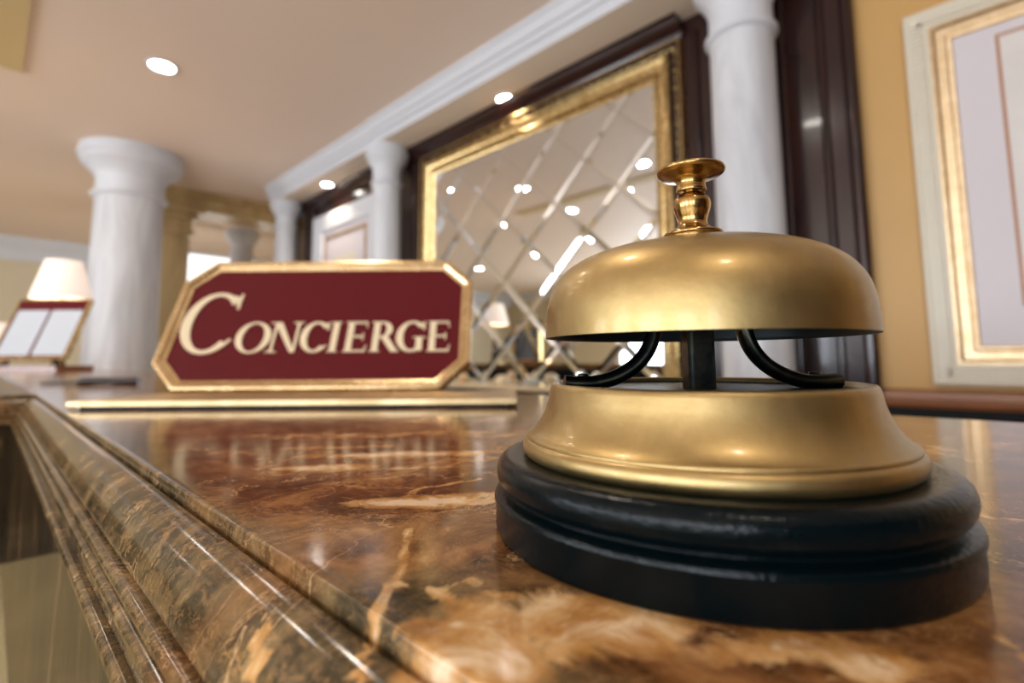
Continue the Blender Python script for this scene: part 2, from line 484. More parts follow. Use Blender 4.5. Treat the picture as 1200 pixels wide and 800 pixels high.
# ------------------------------------------------------------------ large gilt mirror with bevelled diamond tiles
mir = empty('wall_mirror', (XW-.03, 1.92, E0-.55), 0, 'large gilt framed wall mirror of diamond shaped panes, on dark panelling behind the bell', 'mirror')
mo = Vector(mir.location)
def loc_fix(o, base):
    for v in o.data.vertices: v.co -= base
    return o
Y0, Y1, Z0, Z1 = .955, 2.885, E0-.50, E0+1.404
XM = XW-.030
gold_prof = [(0.000, 0.0), (0.000, .034), (.003, .038), (.008, .039), (.012, .034)]
gold2 = [(.052, .034), (.058, .042), (.066, .044), (.074, .040), (.088, .030), (.104, .024), (.110, .028), (.118, .030), (.124, .026), (.134, .014), (.146, .010), (.146, 0.002)]
loc_fix(obj('outer_moulding', frame_sweep(bmesh.new(), Y0, Y1, Z0, Z1, gold_prof, XM), MT['gold'], mir), mo)
loc_fix(obj('inner_moulding', frame_sweep(bmesh.new(), Y0, Y1, Z0, Z1, gold2, XM), MT['gold'], mir), mo)
loc_fix(obj('carved_channel', frame_sweep(bmesh.new(), Y0, Y1, Z0, Z1, [(.012, .034), (.016, .018), (.032, .014), (.048, .020), (.052, .034)], XM), MT['darkwood'], mir), mo)
bm = bmesh.new()
def bead_row(p, q, cnt):
    for i in range(cnt):
        c = Vector(p).lerp(Vector(q), (i+.5)/cnt)
        d = (Vector(q)-Vector(p)).normalized()*(1 if i % 2 else .8)
        g = bmesh.ops.create_icosphere(bm, subdivisions=2, radius=1.0)
        for v in g['verts']:
            k = v.co.copy()
            v.co = c+d*(k.y*.0095)+Vector((1, 0, 0))*(k.x*.010)+Vector((1, 0, 0)).cross(d).normalized()*(k.z*(.0095 if i % 2 else .005))
yi0, yi1, zi0, zi1 = Y0+.031, Y1-.031, Z0+.031, Z1-.031
bead_row((XM-.020, yi0, zi1), (XM-.020, yi1, zi1), 44)
tube(bm, [(XM-.020, yi0, zi0), (XM-.020, yi0, zi1)], .003, 8); tube(bm, [(XM-.020, yi1, zi0), (XM-.020, yi1, zi1)], .003, 8); tube(bm, [(XM-.020, yi0, zi1), (XM-.020, yi1, zi1)], .003, 8)
bead_row((XM-.020, yi0, zi0), (XM-.020, yi0, zi1), 44)
bead_row((XM-.020, yi1, zi0), (XM-.020, yi1, zi1), 44)
loc_fix(obj('carved_beads', bm, MT['gold'], mir), mo)
loc_fix(obj('backing', B(XM-.002, XM, Y0+.1, Y1-.1, Z0+.1, Z1-.1), MT['black'], mir), mo)

def clip(poly, y0, y1, z0, z1):
    def cut(P, inside, inter):
        out = []
        for i in range(len(P)):
            a, b = P[i-1], P[i]
            if inside(b):
                if not inside(a): out.append(inter(a, b))
                out.append(b)
            elif inside(a): out.append(inter(a, b))
        return out
    def mk(k, val, sgn):
        def ins(p): return (p[k]-val)*sgn >= 0
        def it(a, b):
            t = (val-a[k])/(b[k]-a[k]); return tuple(a[j]+(b[j]-a[j])*t for j in range(3))
        return ins, it
    for k, val, sgn in ((0, y0, 1), (0, y1, -1), (1, z0, 1), (1, z1, -1)):
        if not poly: break
        poly = cut(poly, *mk(k, val, sgn))
    return poly

oy0, oy1, oz0, oz1 = Y0+.140, Y1-.140, Z0+.140, Z1-.140
HY, HZ = .197, .188
for i in range(-2, 11):
    for j in range(-7, 6):
        if (i+j) % 2: continue
        # tile centred between nodes: nodes sit where i+j is even, tiles where it is odd
        cy, cz = 1.10+HY*(i+1), E0+.63+HZ*j
        if cy+HY < oy0 or cy-HY > oy1 or cz+HZ < oz0 or cz-HZ > oz1: continue
        k = 1-.030/HY
        g = .996
        outer = [(cy+HY*g, cz), (cy, cz+HZ*g), (cy-HY*g, cz), (cy, cz-HZ*g)]
        inner = [(cy+HY*k, cz), (cy, cz+HZ*k), (cy-HY*k, cz), (cy, cz-HZ*k)]
        bm = bmesh.new()
        ip = clip([(a, b, .0070) for a, b in inner], oy0, oy1, oz0, oz1)
        if len(ip) > 2: bm.faces.new([bm.verts.new((XM-h, a, b)) for a, b, h in ip])
        for q in range(4):
            a, b = outer[q], outer[(q+1) % 4]; c, d = inner[(q+1) % 4], inner[q]
            bp = clip([(*a, .0042), (*b, .0042), (*c, .0070), (*d, .0070)], oy0, oy1, oz0, oz1)
            if len(bp) > 2: bm.faces.new([bm.verts.new((XM-h, u, v)) for u, v, h in bp])
        if not bm.faces: bm.free(); continue
        o = loc_fix(obj('mirror_tile', bm, MT['mirror'], mir, smooth=0), mo)

# ------------------------------------------------------------------ framed picture at right on the ochre wall
py0, py1, pz0, pz1 = -1.20, .190, E0-.088, E0+1.125
pic = empty('framed_picture', (XW, (py0+py1)/2, pz0), 0, 'large picture in a ribbed ivory frame on the ochre wall, at the right edge', 'picture')
pb = Vector(pic.location)
loc_fix(obj('outer_frame', frame_sweep(bmesh.new(), py0, py1, pz0, pz1, [(0, 0), (0, .030), (.004, .034), (.010, .034), (.014, .030), (.048, .026), (.052, .030), (.060, .030), (.064, .022)], XW), MT['ribframe'], pic), pb)
bm = bmesh.new(); sp = .0150
n = int((pz1-pz0-.05)/sp)
for i in range(n):
    z = pz0+.025+i*sp
    for ya in (py0+.014, py1-.048): box(bm, XW-.036, XW-.024, ya, ya+.034, z, z+.008)
n = int((py1-py0-.05)/sp)
for i in range(n):
    y = py0+.025+i*sp
    for za in (pz0+.014, pz1-.048): box(bm, XW-.036, XW-.024, y, y+.008, za, za+.034)
loc_fix(obj('frame_ribs', bm, MT['ribframe'], pic), pb)
loc_fix(obj('inner_frame', frame_sweep(bmesh.new(), py0, py1, pz0, pz1, [(.060, .010), (.062, .026), (.070, .026), (.078, .018), (.100, .016), (.106, .020), (.114, .018), (.118, .008), (.118, .004)], XW), MT['oatframe'], pic), pb)
loc_fix(obj('mat_board', B(XW-.008, XW-.001, py0+.10, py1-.10, pz0+.10, pz1-.10), MT['matboard'], pic), pb)
loc_fix(obj('inner_line', frame_sweep(bmesh.new(), py0+.215, py1-.215, pz0+.23, pz1-.150, [(0, .008), (0, .0095), (.008, .0095), (.008, .008)], XW), MT['thinline'], pic), pb)
loc_fix(obj('picture_print', B(XW-.0085, XW-.007, py0+.225, py1-.225, pz0+.24, pz1-.16), MT['art'], pic), pb)

# framed picture in the second bay
qy0, qy1, qz0, qz1 = 3.44, 4.56, E0+.02, E0+1.30
pic = empty('framed_picture', (XM, 4.0, qz0), 0, 'white framed picture on dark panelling between the two farther columns', 'picture')
pb = Vector(pic.location)
loc_fix(obj('outer_frame', frame_sweep(bmesh.new(), qy0, qy1, qz0, qz1, [(0, 0), (0, .04), (.02, .045), (.09, .03), (.10, .034), (.13, .03), (.15, .018), (.15, .004)], XM), MT['white'], pic), pb)
loc_fix(obj('mat_board', B(XM-.008, XM-.001, qy0+.14, qy1-.14, qz0+.14, qz1-.14), MT['matboard'], pic), pb)
loc_fix(obj('inner_frame', frame_sweep(bmesh.new(), qy0+.2, qy1-.2, qz0+.2, qz1-.2, [(0, .008), (0, .014), (.03, .014), (.03, .008)], XM), MT['oatframe'], pic), pb)
loc_fix(obj('picture_print', B(XM-.010, XM-.007, qy0+.36, qy1-.36, qz0+.36, qz1-.40), MT['ribframe'], pic), pb)

# ------------------------------------------------------------------ downlights
def downlight(x, y, z, label, group=None, r=.052, col=(1.0, .80, .60), pw=None):
    t = empty('downlight', (x, y, z), 0, label, 'ceiling light', group)
    obj('trim_ring', lathe(bmesh.new(), [(r, .004), (r*1.35, 0), (r*1.38, -.004), (r*1.30, -.008), (r*1.05, -.008), (r, -.002)], 40), MT['white'], t)
    obj('lens', lathe(bmesh.new(), [(0, -.004), (r*.8, -.004), (r*1.02, -.002)], 40), MT['bulb'], t)
    l = bpy.data.lights.new('downlight_lamp', 'SPOT'); l.energy = pw or DOWN_W; l.color = col
    l.shadow_soft_size = r*.8; l.spot_size = R(125); l.spot_blend = 0.8
    lo = bpy.data.objects.new('downlight_lamp', l); link(lo, t); lo.location = (0, 0, -.03)
    return t

downlight(.582, 3.312, CZ, 'round recessed downlight in the main ceiling, upper left', r=.058)
downlight(1.995, 1.99, SZ, 'recessed downlight in the soffit above the gilt mirror', r=.050, pw=12)
downlight(1.93, 4.08, SZ, 'recessed downlight in the soffit above the white framed picture', r=.042, pw=10)
G = 'lobby downlights seen in the mirror'
for x, y, lb in ((-.262, 4.359, 'lobby downlight reflected in the left half of the mirror, above the sign corner'),
                 (-.35, 3.45, 'lobby downlight reflected in the middle of the mirror, on the bright slanting joint'),
                 (.328, 2.169, 'lobby downlight reflected in the mirror right beside the bell knob, highest of them'),
                 (-.189, 2.648, 'small lobby downlight reflected just below the one beside the bell knob'),
                 (-2.064, 6.896, 'distant lobby downlight reflected in the mirror just right of the sign')):
    downlight(x, y, CZ, lb, G, r=.07)
downlight(.15, .90, CZ, 'added downlight out of view in the ceiling straight above the sign', r=.07, pw=11)  # added lamp, unseen, to brighten counter, sign and bell
downlight(-.35, -.70, CZ, 'added downlight out of view in the ceiling nearest the front edge of the counter', r=.07)  # extra unseen lamp, there for highlights on the bell

# ------------------------------------------------------------------ the marble counter
YS, YC, YE, XB, XL = -1.6, 1.018, 4.30, .497, -.42
XE = .0523
# veins: (x, y) polylines with width and strength; blobs: centre, radii, angle
VEINS = [([(.0825, .1208), (.0760, .1120), (.0715, .1059), (.0665, .0995), (.0655, .0982), (.0595, .0937), (.0541, .0879), (.0485, .0828), (.0430, .0775), (.0369, .0730), (.030, .066)], .0016, .95),
         ([(.0610, .0945), (.0644, .0874), (.0650, .083), (.0644, .0794), (.0622, .076), (.0582, .0706)], .0010, .8),
         ([(.1249, .0088), (.1190, .0055), (.1130, .0025), (.105, -.004)], .0012, .9),
         ([(.1320, .0200), (.1249, .0088)], .0008, .5),
         ([(.0955, .1380), (.0933, .1453), (.110, .155), (.135, .150)], .0020, .6),
         ([(.040, .110), (.036, .100), (.0345, .091), (.033, .083)], .0014, .8),
         ([(.044, .113), (.040, .104), (.036, .094)], .0010, .7)]
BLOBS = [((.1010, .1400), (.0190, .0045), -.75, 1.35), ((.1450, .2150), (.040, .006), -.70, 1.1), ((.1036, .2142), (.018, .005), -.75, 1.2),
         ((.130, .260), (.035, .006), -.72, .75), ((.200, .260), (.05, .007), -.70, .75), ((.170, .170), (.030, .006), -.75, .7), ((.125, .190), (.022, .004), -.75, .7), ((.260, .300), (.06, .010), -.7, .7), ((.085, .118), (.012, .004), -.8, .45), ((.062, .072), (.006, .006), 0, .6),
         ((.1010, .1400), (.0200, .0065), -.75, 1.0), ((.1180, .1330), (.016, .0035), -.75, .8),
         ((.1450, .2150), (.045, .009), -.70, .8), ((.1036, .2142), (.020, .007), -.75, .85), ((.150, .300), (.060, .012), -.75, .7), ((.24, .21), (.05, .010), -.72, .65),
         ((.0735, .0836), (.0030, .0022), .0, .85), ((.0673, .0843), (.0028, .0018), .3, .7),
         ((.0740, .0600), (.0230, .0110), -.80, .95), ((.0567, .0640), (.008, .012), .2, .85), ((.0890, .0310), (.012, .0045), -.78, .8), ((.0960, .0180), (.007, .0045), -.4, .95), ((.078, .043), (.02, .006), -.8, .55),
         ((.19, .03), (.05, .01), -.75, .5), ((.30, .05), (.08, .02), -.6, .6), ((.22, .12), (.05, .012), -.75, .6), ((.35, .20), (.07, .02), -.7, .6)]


def vein_at(x, y):
    s = 0.0
    for pts, wd, st in VEINS:
        for (ax, ay), (bx, by) in zip(pts, pts[1:]):
            dx, dy = bx-ax, by-ay
            t = max(0, min(1, ((x-ax)*dx+(y-ay)*dy)/(dx*dx+dy*dy)))
            d = math.hypot(x-ax-dx*t, y-ay-dy*t)
            if d < wd*1.25: s = max(s, (st+.25)*(1-d/(wd*1.25))**.7)
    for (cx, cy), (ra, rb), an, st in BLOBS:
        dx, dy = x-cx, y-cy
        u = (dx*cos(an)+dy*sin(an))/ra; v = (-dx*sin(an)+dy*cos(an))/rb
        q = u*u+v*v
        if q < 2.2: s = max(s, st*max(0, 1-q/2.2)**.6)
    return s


# moulded edge section: (distance outward from the arris, height relative to the eye)
def arc(cx, cz, r, a0, a1, n, sz=1.0):
    return [(cx+r*cos(R(a0+(a1-a0)*i/n)), cz+r*sz*sin(R(a0+(a1-a0)*i/n))) for i in range(n+1)]
EDGE = [(.0, -.0455), (.0004, -.0457), (.0007, -.0462), (.0009, -.0488), (.0011, -.0528), (.0016, -.0532), (.0021, -.0528), (.0022, -.0500)]
EDGE += [(.0024, -.0495), (.0032, -.0493), (.0050, -.04955), (.0075, -.0503), (.0100, -.0517), (.0125, -.0540), (.0148, -.0572), (.0163, -.0603), (.0172, -.0632), (.0173, -.0645)]
EDGE += [(.0165, -.0652)]
EDGE += arc(.0188, -.0676, .0023, 115, -75, 12) + [(.0190, -.0702), (.0212, -.0705), (.0222, -.0712), (.0226, -.0728), (.0222, -.0738), (.0212, -.0742), (.0205, -.0752), (.0205, -.0790)]
EDGE += arc(.0222, -.0822, .0026, 120, -80, 12) + [(.0222, -.0852), (.0200, -.0856)]
bm = bmesh.new()
lay = bm.verts.layers.float.new('vein')
ys = [YS+(-.30-YS)*i/8 for i in range(8)]
y = -.30
while y < .45: ys.append(y); y += .0025
while y < YC-.001: ys.append(y); y += .02
nE = len(EDGE)
rows = []
for y in ys:
    row = []
    for d, z in EDGE:
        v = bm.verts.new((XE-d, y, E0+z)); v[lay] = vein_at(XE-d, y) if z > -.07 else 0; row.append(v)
    rows.append(row)
row = [bm.verts.new((XE-d, YC-d, E0+z)) for d, z in EDGE]; rows.append(row)
row = [bm.verts.new((XL, YC-d, E0+z)) for d, z in EDGE]; rows.append(row)
for a, b in zip(rows, rows[1:]):
    for i in range(nE-1): bm.faces.new((a[i], a[i+1], b[i+1], b[i]))
# flat top: fine grid in front, coarse beyond, sharing the arris vertices
gx = [XE]; x = XE+.0025
while x < .16: gx.append(x); x += .0025
while x < XB-.006: gx.append(x); x += .006
gx.append(XB)
prev = None
for k, y in enumerate(ys+[YC]):
    cur = [rows[k][0]]
    for x in gx[1:]:
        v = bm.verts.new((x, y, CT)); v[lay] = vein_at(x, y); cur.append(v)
    if prev:
        for i in range(len(gx)-1): bm.faces.new((prev[i], prev[i+1], cur[i+1], cur[i]))
    else: first = cur
    prev = cur
# the return slab and its rear edges
a = rows[-1][0]
e1 = bm.verts.new((XL, YE, CT)); e2 = bm.verts.new((XE, YE, CT)); e3 = bm.verts.new((XB, YE, CT))
bm.faces.new((a, prev[0], e2, e1))
bm.faces.new([*prev, e3, e2])
f1 = bm.verts.new((XB, YS, CT-.04)); f2 = bm.verts.new((XB, YC, CT-.04)); f3 = bm.verts.new((XB, YE, CT-.04)); f4 = bm.verts.new((XL, YE, CT-.04)); f5 = bm.verts.new((XL, YC, CT-.04))
bm.faces.new((e3, prev[-1], f2, f3)); bm.faces.new((e1, e3, f3, f4))
bk = [first[-1]]
counter = empty('marble_counter', (.25, 1.0, 0), 0, 'polished brown marble reception counter with a moulded edge, under the bell and sign', 'counter')
cb = Vector(counter.location)
loc_fix(obj('countertop', bm, MT['marble'], counter, smooth=50), cb)
bm = B(XE-.018, XB-.01, YS, YC+.05, .0, CT-.045)
box(bm, XL+.02, XB-.01, YC+.05, YE-.02, 0, CT-.045)
loc_fix(obj('counter_body', bm, MT['black'], counter), cb)

def panel_run(bm, prof):
    rows = []
    for y in (YS, YC): rows.append([bm.verts.new((XE-d, y if y < YC else YC-d, E0+z)) for d, z in prof])
    rows.append([bm.verts.new((XL, YC-d, E0+z)) for d, z in prof])
    for a, b in zip(rows, rows[1:]):
        for i in range(len(prof)-1): bm.faces.new((a[i], a[i+1], b[i+1], b[i]))
    return bm
loc_fix(obj('frieze', panel_run(bmesh.new(), [(.0180, -.0850), (.0226, -.0856), (.0226, -.268), (.0200, -.270)]), MT['frieze'], counter, smooth=0), cb)
loc_fix(obj('front_panel', panel_run(bmesh.new(), [(.0190, -.268), (.0225, -.272), (.0225, -1.03), (.0190, -1.034)]), MT['panelstone'], counter, smooth=0), cb)
loc_fix(obj('kick_base', panel_run(bmesh.new(), [(.0190, -1.03), (.034, -1.034), (.034, -E0+.001), (.010, -E0+.001)]), MT['black'], counter, smooth=0), cb)

# ------------------------------------------------------------------ the desk bell
BX, BY = .1424, .0650
bell = empty('desk_bell', (BX, BY, CT), 0, 'brass reception call bell on a black lacquered round base, on the counter in front', 'bell')
OZ = E0-CT            # part heights below are eye-relative
def bl(p): return [(r, z+OZ) for r, z in p]
wb = [(0, -.0262), (.0530, -.0262), (.0545, -.0263), (.0560, -.0268), (.0571, -.0278), (.0576, -.0292), (.0577, -.0305), (.0574, -.0322), (.0567, -.0334), (.0558, -.0340),
      (.0554, -.0345), (.0554, -.0352), (.0560, -.0355), (.0573, -.0357), (.0581, -.0362), (.0584, -.0370), (.0584, -.0376), (.0580, -.0382), (.0580, -.0440), (.0574, -.0452), (.0560, -.0454), (0, -.0454)]
obj('lacquered_base', lathe(bmesh.new(), bl(wb), 160), MT['lacquer'], bell)
bb = [(.0395, -.0115), (.0398, -.0085), (.0402, -.0074), (.0409, -.0068), (.0416, -.0069), (.0421, -.0075), (.0424, -.0085), (.0428, -.0110), (.0436, -.0137), (.0448, -.0163), (.0462, -.0185), (.0477, -.0201),
      (.0486, -.0207), (.0490, -.0209), (.0492, -.0213), (.0491, -.0217), (.0495, -.0219), (.0500, -.0224), (.0503, -.0232), (.0504, -.0242), (.0502, -.0252), (.0497, -.0258), (.0492, -.0262)]
obj('brass_base', lathe(bmesh.new(), bl(bb), 160), MT['bell'], bell, smooth=60)
obj('base_plate', lathe(bmesh.new(), bl([(0, -.0086), (.0396, -.0086), (.0402, -.0078), (.0404, -.0120), (0, -.0120)]), 96), MT['steel'], bell)
dome = smooth_prof([(.0434, .0063), (.0433, .0100), (.0429, .0145), (.0418, .0188), (.0397, .0226), (.0366, .0257), (.0325, .0281), (.0272, .0300), (.0210, .0314), (.0140, .0324), (.0060, .0329)], 5)
inner = [(r-.0011, z-.0010) for r, z in dome[::-1] if r > .007]
dp = [(0, .0330)]+dome[::-1]+[(.0434, .0059), (.0426, .0059)]+[(p[0]-.0011, p[1]-.0009) for p in dome[2:-1]]+[(0, .0318)]
o = obj('dome', lathe(bmesh.new(), bl(dp), 160), [MT['bell'], MT['steel']], bell, smooth=60)
for f in o.data.polygons:
    c = f.center; rr = math.hypot(c.x, c.y)
    nr = (f.normal.x*c.x+f.normal.y*c.y)/max(rr, 1e-6)
    if (f.normal.z < -.2) or nr < -.3: f.material_index = 1
kn = smooth_prof([(.0076, .0326), (.0078, .0350), (.0083, .0355), (.0081, .0363), (.0066, .0369), (.0051, .0377), (.0042, .0391), (.0043, .0408), (.0050, .0430), (.0053, .0448), (.0050, .0463), (.0040, .0474), (.0034, .0480)], 4)
obj('knob_stem', lathe(bmesh.new(), bl([(0, .0324)]+kn+[(0, .0480)]), 64), MT['knob'], bell, smooth=60)
pc = smooth_prof([(.0034, .0486), (.0042, .0487), (.0043, .0494), (.0041, .0506), (.0043, .0518), (.0052, .0527), (.0070, .0533), (.0088, .0538), (.0096, .0545), (.0096, .0552), (.0090, .0556)], 4)
obj('plunger', lathe(bmesh.new(), bl([(.0022, .0470), (.0022, .0486)]+pc+[(.006, .0553), (0, .0551)]), 64), MT['knob'], bell, smooth=60)
hr = Vector((cos(yaw), -sin(yaw), 0)); hf = Vector((sin(yaw), cos(yaw), 0))
bm = B(-.0038, .0038, -.0038, .0038, -.0105+OZ, .0318+OZ, bev=.0012)
o = obj('post', bm, MT['steelbar'], bell); o.rotation_euler = (0, 0, -yaw)
for s in (-1, 1):
    pts = smooth_prof([(.0385, 0, -.0066), (.0340, 0, -.0069), (.0290, 0, -.0066), (.0235, 0, -.0050), (.0185, 0, -.0020), (.0150, 0, .0020), (.0130, 0, .0070), (.0124, 0, .0130), (.0124, 0, .0190)], 5)
    P = [hr*(s*p[0])-hf*.0015+Vector((0, 0, p[2]+OZ)) for p in pts]
    obj('spring_arm', tube(bmesh.new(), P, .0021, 14, sx=1.5, side=hf), MT['steelbar'], bell, smooth=60)
    obj('screw', lathe(bmesh.new(), [(0, .0012), (.0014, .001), (.0018, 0), (.0018, -.003), (0, -.003)], 20, (hr.x*s*.0330, hr.y*s*.0330, -.0052+OZ)), MT['steelbar'], bell)

# ------------------------------------------------------------------ concierge sign on its slab
P0 = Vector((.27675, .61105, E0-.0385)); tl = R(27)
vv = Vector((0, 0, 1))*cos(tl)+hf*sin(tl); nn = hr.cross(vv)     # nn points away from the viewer
if nn.dot(hf) < 0: nn = -nn
slab = empty('sign_slab', (.27, .58, CT), -yaw, 'flat brass edged slab on the counter carrying the Concierge sign', 'slab')
SL, SR, SN, SF, SH = -.398, -.006, -.0, .13, .0070
sbase = Vector((.27, .58, 0))
def sl_x(a): return a
# local axes: x along hr, y along hf
def to_loc(p): d = Vector(p)-sbase; return Vector((d.dot(hr), d.dot(hf), p[2]-CT))
nl = to_loc(Vector((.05404, .64841, CT))); nr_ = to_loc(Vector((.3629, .34934, CT)))
x0, x1, yn = nl.x, nr_.x, min(nl.y, nr_.y)
yb = yn+.135
obj('brass_edge', B(x0, x1, yn, yb, 0.0034, .0082, bev=.0012), MT['slabgold'], slab)
obj('slab_top', B(x0+.006, x1-.006, yn+.008, yb-.006, .0078, .0084), MT['slabgold'], slab)
bm = B(x0+.01, x1-.01, yn+.006, yb-.006, 0, .0036); obj('shadow_gap_foot', bm, MT['black'], slab)  # inset foot, coloured black to give the shadow gap under the slab

sign = empty('concierge_sign', P0, 0, 'burgundy sign reading CONCIERGE in a gold frame with cut corners', 'sign')
def S(u, v, d): return hr*u+vv*v-nn*d      # d towards the viewer
def octo(x0, x1, y0, y1, c): return [(x0+c, y0), (x1-c, y0), (x1, y0+c), (x1, y1-c), (x1-c, y1), (x0+c, y1), (x0, y1-c), (x0, y0+c)]
L, Rr, T = -.2050, .1905, .1960
bm = bmesh.new()
fr = [(0, -.004), (0, .004), (.0015, .0065), (.0045, .0075), (.0085, .0065), (.0110, .0040), (.0150, .0025), (.0150, -.004)]
loops = []
for ins, h in fr:
    c = .0365-ins*.586
    loops.append([bm.verts.new(S(u, v+.0005, h)) for u, v in octo(L+ins, Rr-ins, ins, T-ins, c)])
loops.append(loops[0])
for a, b in zip(loops, loops[1:]):
    for i in range(8): bm.faces.new((a[i], a[(i+1) % 8], b[(i+1) % 8], b[i]))
obj('gold_frame', bm, MT['goldrim'], sign, smooth=20)
obj('panel', prism(bmesh.new(), octo(L+.011, Rr-.011, .0115, T-.011, .030), S, -.002, .0015), MT['red'], sign)
bm = prism(bmesh.new(), [(0, 0), (.060, 0), (.044, .075), (.040, .075)], lambda u, v, d: hr*d+hf*(u+.009)+Vector((0, 0, v)), -.02, .02)
o = obj('easel_support', bm, MT['black'], sign)

# letters, drawn as flat raised glyphs in the sign's plane
def ring_arc(cx, cy, rx, ry, a0, a1, thick, thin, n=36):
    """arc with the wide parts left and right and thin parts at top and bottom"""
    out, inn = [], []
    for i in range(n+1):
        a = R(a0+(a1-a0)*i/n)
        out.append((cx+rx*cos(a), cy+ry*sin(a)))
        inn.append((cx+(rx-thick)*cos(a), cy+(ry-thin)*sin(a)))
    return [[out[i], out[i+1], inn[i+1], inn[i]] for i in range(n)]
def rect(x0, x1, y0, y1): return [[(x0, y0), (x1, y0), (x1, y1), (x0, y1)]]
def quad(*p): return [list(p)]
def serif(xc, wd, y, h, up=True):
    """bracketed slab serif"""
    k = 1 if up else -1
    return quad((xc-wd/2, y), (xc+wd/2, y), (xc+wd/2, y+k*h*.45), (xc-wd/2, y+k*h*.45)) + quad((xc-wd*.30, y+k*h*.4), (xc+wd*.30, y+k*h*.4), (xc+wd*.16, y+k*h*1.3), (xc-wd*.16, y+k*h*1.3))
def glyph(ch, x0, x1, y0, y1):
    W, H = x1-x0, y1-y0; st = H*.180; hn = H*.055; q = []
    if H > .07: st = H*.130; hn = H*.045
    cx, cy = (x0+x1)/2, (y0+y1)/2
    stem = lambda x: rect(x, x+st, y0, y1)+serif(x+st/2, st*1.75, y0, hn)+serif(x+st/2, st*1.75, y1, hn, False)
    if ch == 'O': q += ring_arc(cx, cy, W/2, H/2, 0, 360, st*1.05, hn, 56)
    if ch in 'CG':
        rx = W*.56; q += ring_arc(x0+rx, cy, rx, H/2, 42, 318, st*1.1, hn*1.25, 48)
        ex = x0+rx+rx*cos(R(42)); ey = cy+H/2*sin(R(42))
        q += quad((ex-st*.22, ey-H*.11), (ex+st*.10, ey-H*.11), (ex+st*.14, y1-H*.02), (ex-st*.10, y1-H*.02))
        q += quad((ex-st*.95, ey+H*.045), (ex-st*.1, ey-H*.06), (ex+st*.12, ey+H*.08), (ex-st*.8, ey+H*.115))
        if ch == 'C':
            ey2 = cy-H/2*sin(R(42)); q += quad((ex-st*.75, ey2-H*.035), (ex+st*.15, ey2+H*.075), (ex+st*.30, ey2+H*.045), (ex-st*.60, ey2-H*.085))
        else:
            xs = x1-st*1.25; q += rect(xs, xs+st, y0+H*.04, cy-H*.04)+serif(xs+st/2, st*2.1, cy-H*.02, hn, False)
    if ch == 'I': q += stem(cx-st/2)
    if ch == 'E':
        xs = x0+st*.45; q += stem(xs)
        q += rect(xs, x1-W*.05, y1-hn, y1)+rect(xs, x1, y0, y0+hn)+rect(xs, x1-W*.18, cy-hn*.4, cy+hn*.6)
        q += quad((x1-W*.05-hn*.6, y1), (x1-W*.05, y1), (x1-W*.02, y1-H*.20), (x1-W*.05-hn*.2, y1-H*.20))
        q += quad((x1-hn*.5, y0), (x1-hn, y0+hn), (x1, y0+H*.22), (x1+hn*.4, y0+H*.22))
        q += rect(x1-W*.18-hn*.3, x1-W*.18+hn*.3, cy-H*.12, cy+H*.12)
    if ch == 'R':
        xs = x0+st*.4; q += stem(xs)
        rr = H*.27; bw = W*.36; bx = xs+st+W*.10
        q += ring_arc(bx, y1-rr, bw, rr, -90, 90, st*1.0, hn, 24)
        q += rect(xs+st*.8, bx, y1-hn, y1)+rect(xs+st*.8, bx, y1-2*rr, y1-2*rr+hn)
        q += quad((bx-st*.2, y1-2*rr+hn*.5), (bx+st*.95, y1-2*rr+hn*.9), (x1+st*.1, y0+hn*.4), (x1-st*.95, y0))
        q += rect(x1-st*.95, x1+st*.35, y0, y0+hn*.55)
    if ch == 'N':
        tn = st*.42; xa = x0+st*.7; xb = x1-st*.7-tn
        q += rect(xa, xa+tn, y0, y1)+rect(xb, xb+tn, y0, y1)
        q += quad((xa-st*.25, y1), (xa+st*1.0, y1), (xb+tn, y0), (xb+tn-st*.75, y0))
        q += serif(xa+tn/2, st*1.8, y0, hn)+serif(xb+tn/2, st*1.8, y1, hn, False)+rect(xa-st*.8, xa+st*.2, y1-hn*.5, y1)
    return q
LET = [('C', -.1880, -.1190, .0520, .1450), ('O', -.1120, -.0670, .0530, .0985), ('N', -.0700, -.0270, .0540, .0980), ('C', -.0290, .0060, .0535, .0985), ('I', .0070, .0230, .0540, .0980),
       ('E', .0270, .0565, .0540, .0980), ('R', .0610, .0965, .0540, .0980), ('G', .0940, .1300, .0535, .0985), ('E', .1330, .1625, .0540, .0980)]
for k, (ch, a, b, c, d) in enumerate(LET):
    bm = bmesh.new()
    for j, q in enumerate(glyph(ch, a, b, c, d)):
        prism(bm, q, S, .0012, .0030+.00002*(j % 7))
    obj('letter', bm, MT['letter'], sign, smooth=0)

# ------------------------------------------------------------------ things standing on the far counter
# pen
pen = empty('pen', (.17, 1.366, CT), 0, 'black pen with a thick barrel lying on the counter left of the sign', 'pen')
d = (hr*1.0+hf*.02).normalized()
A = Vector((-.105, .02, .004))
a0 = Vector((-.092, .066, .0045))
obj('refill_end', tube(bmesh.new(), [a0, a0+d*.01, a0+d*.085], [.0015, .003, .003], 12), MT['penblack'], pen)
obj('barrel', tube(bmesh.new(), smooth_prof([a0+d*.075, a0+d*.09+Vector((0, 0, .003)), a0+d*.13+Vector((0, 0, .004)), a0+d*.17+Vector((0, 0, .003)), a0+d*.20+Vector((0, 0, .003))], 3) , [.004, .0055, .007, .0078, .008, .008, .0078, .0075, .008, .008, .0082, .008, .007], 16), MT['penblack'], pen)

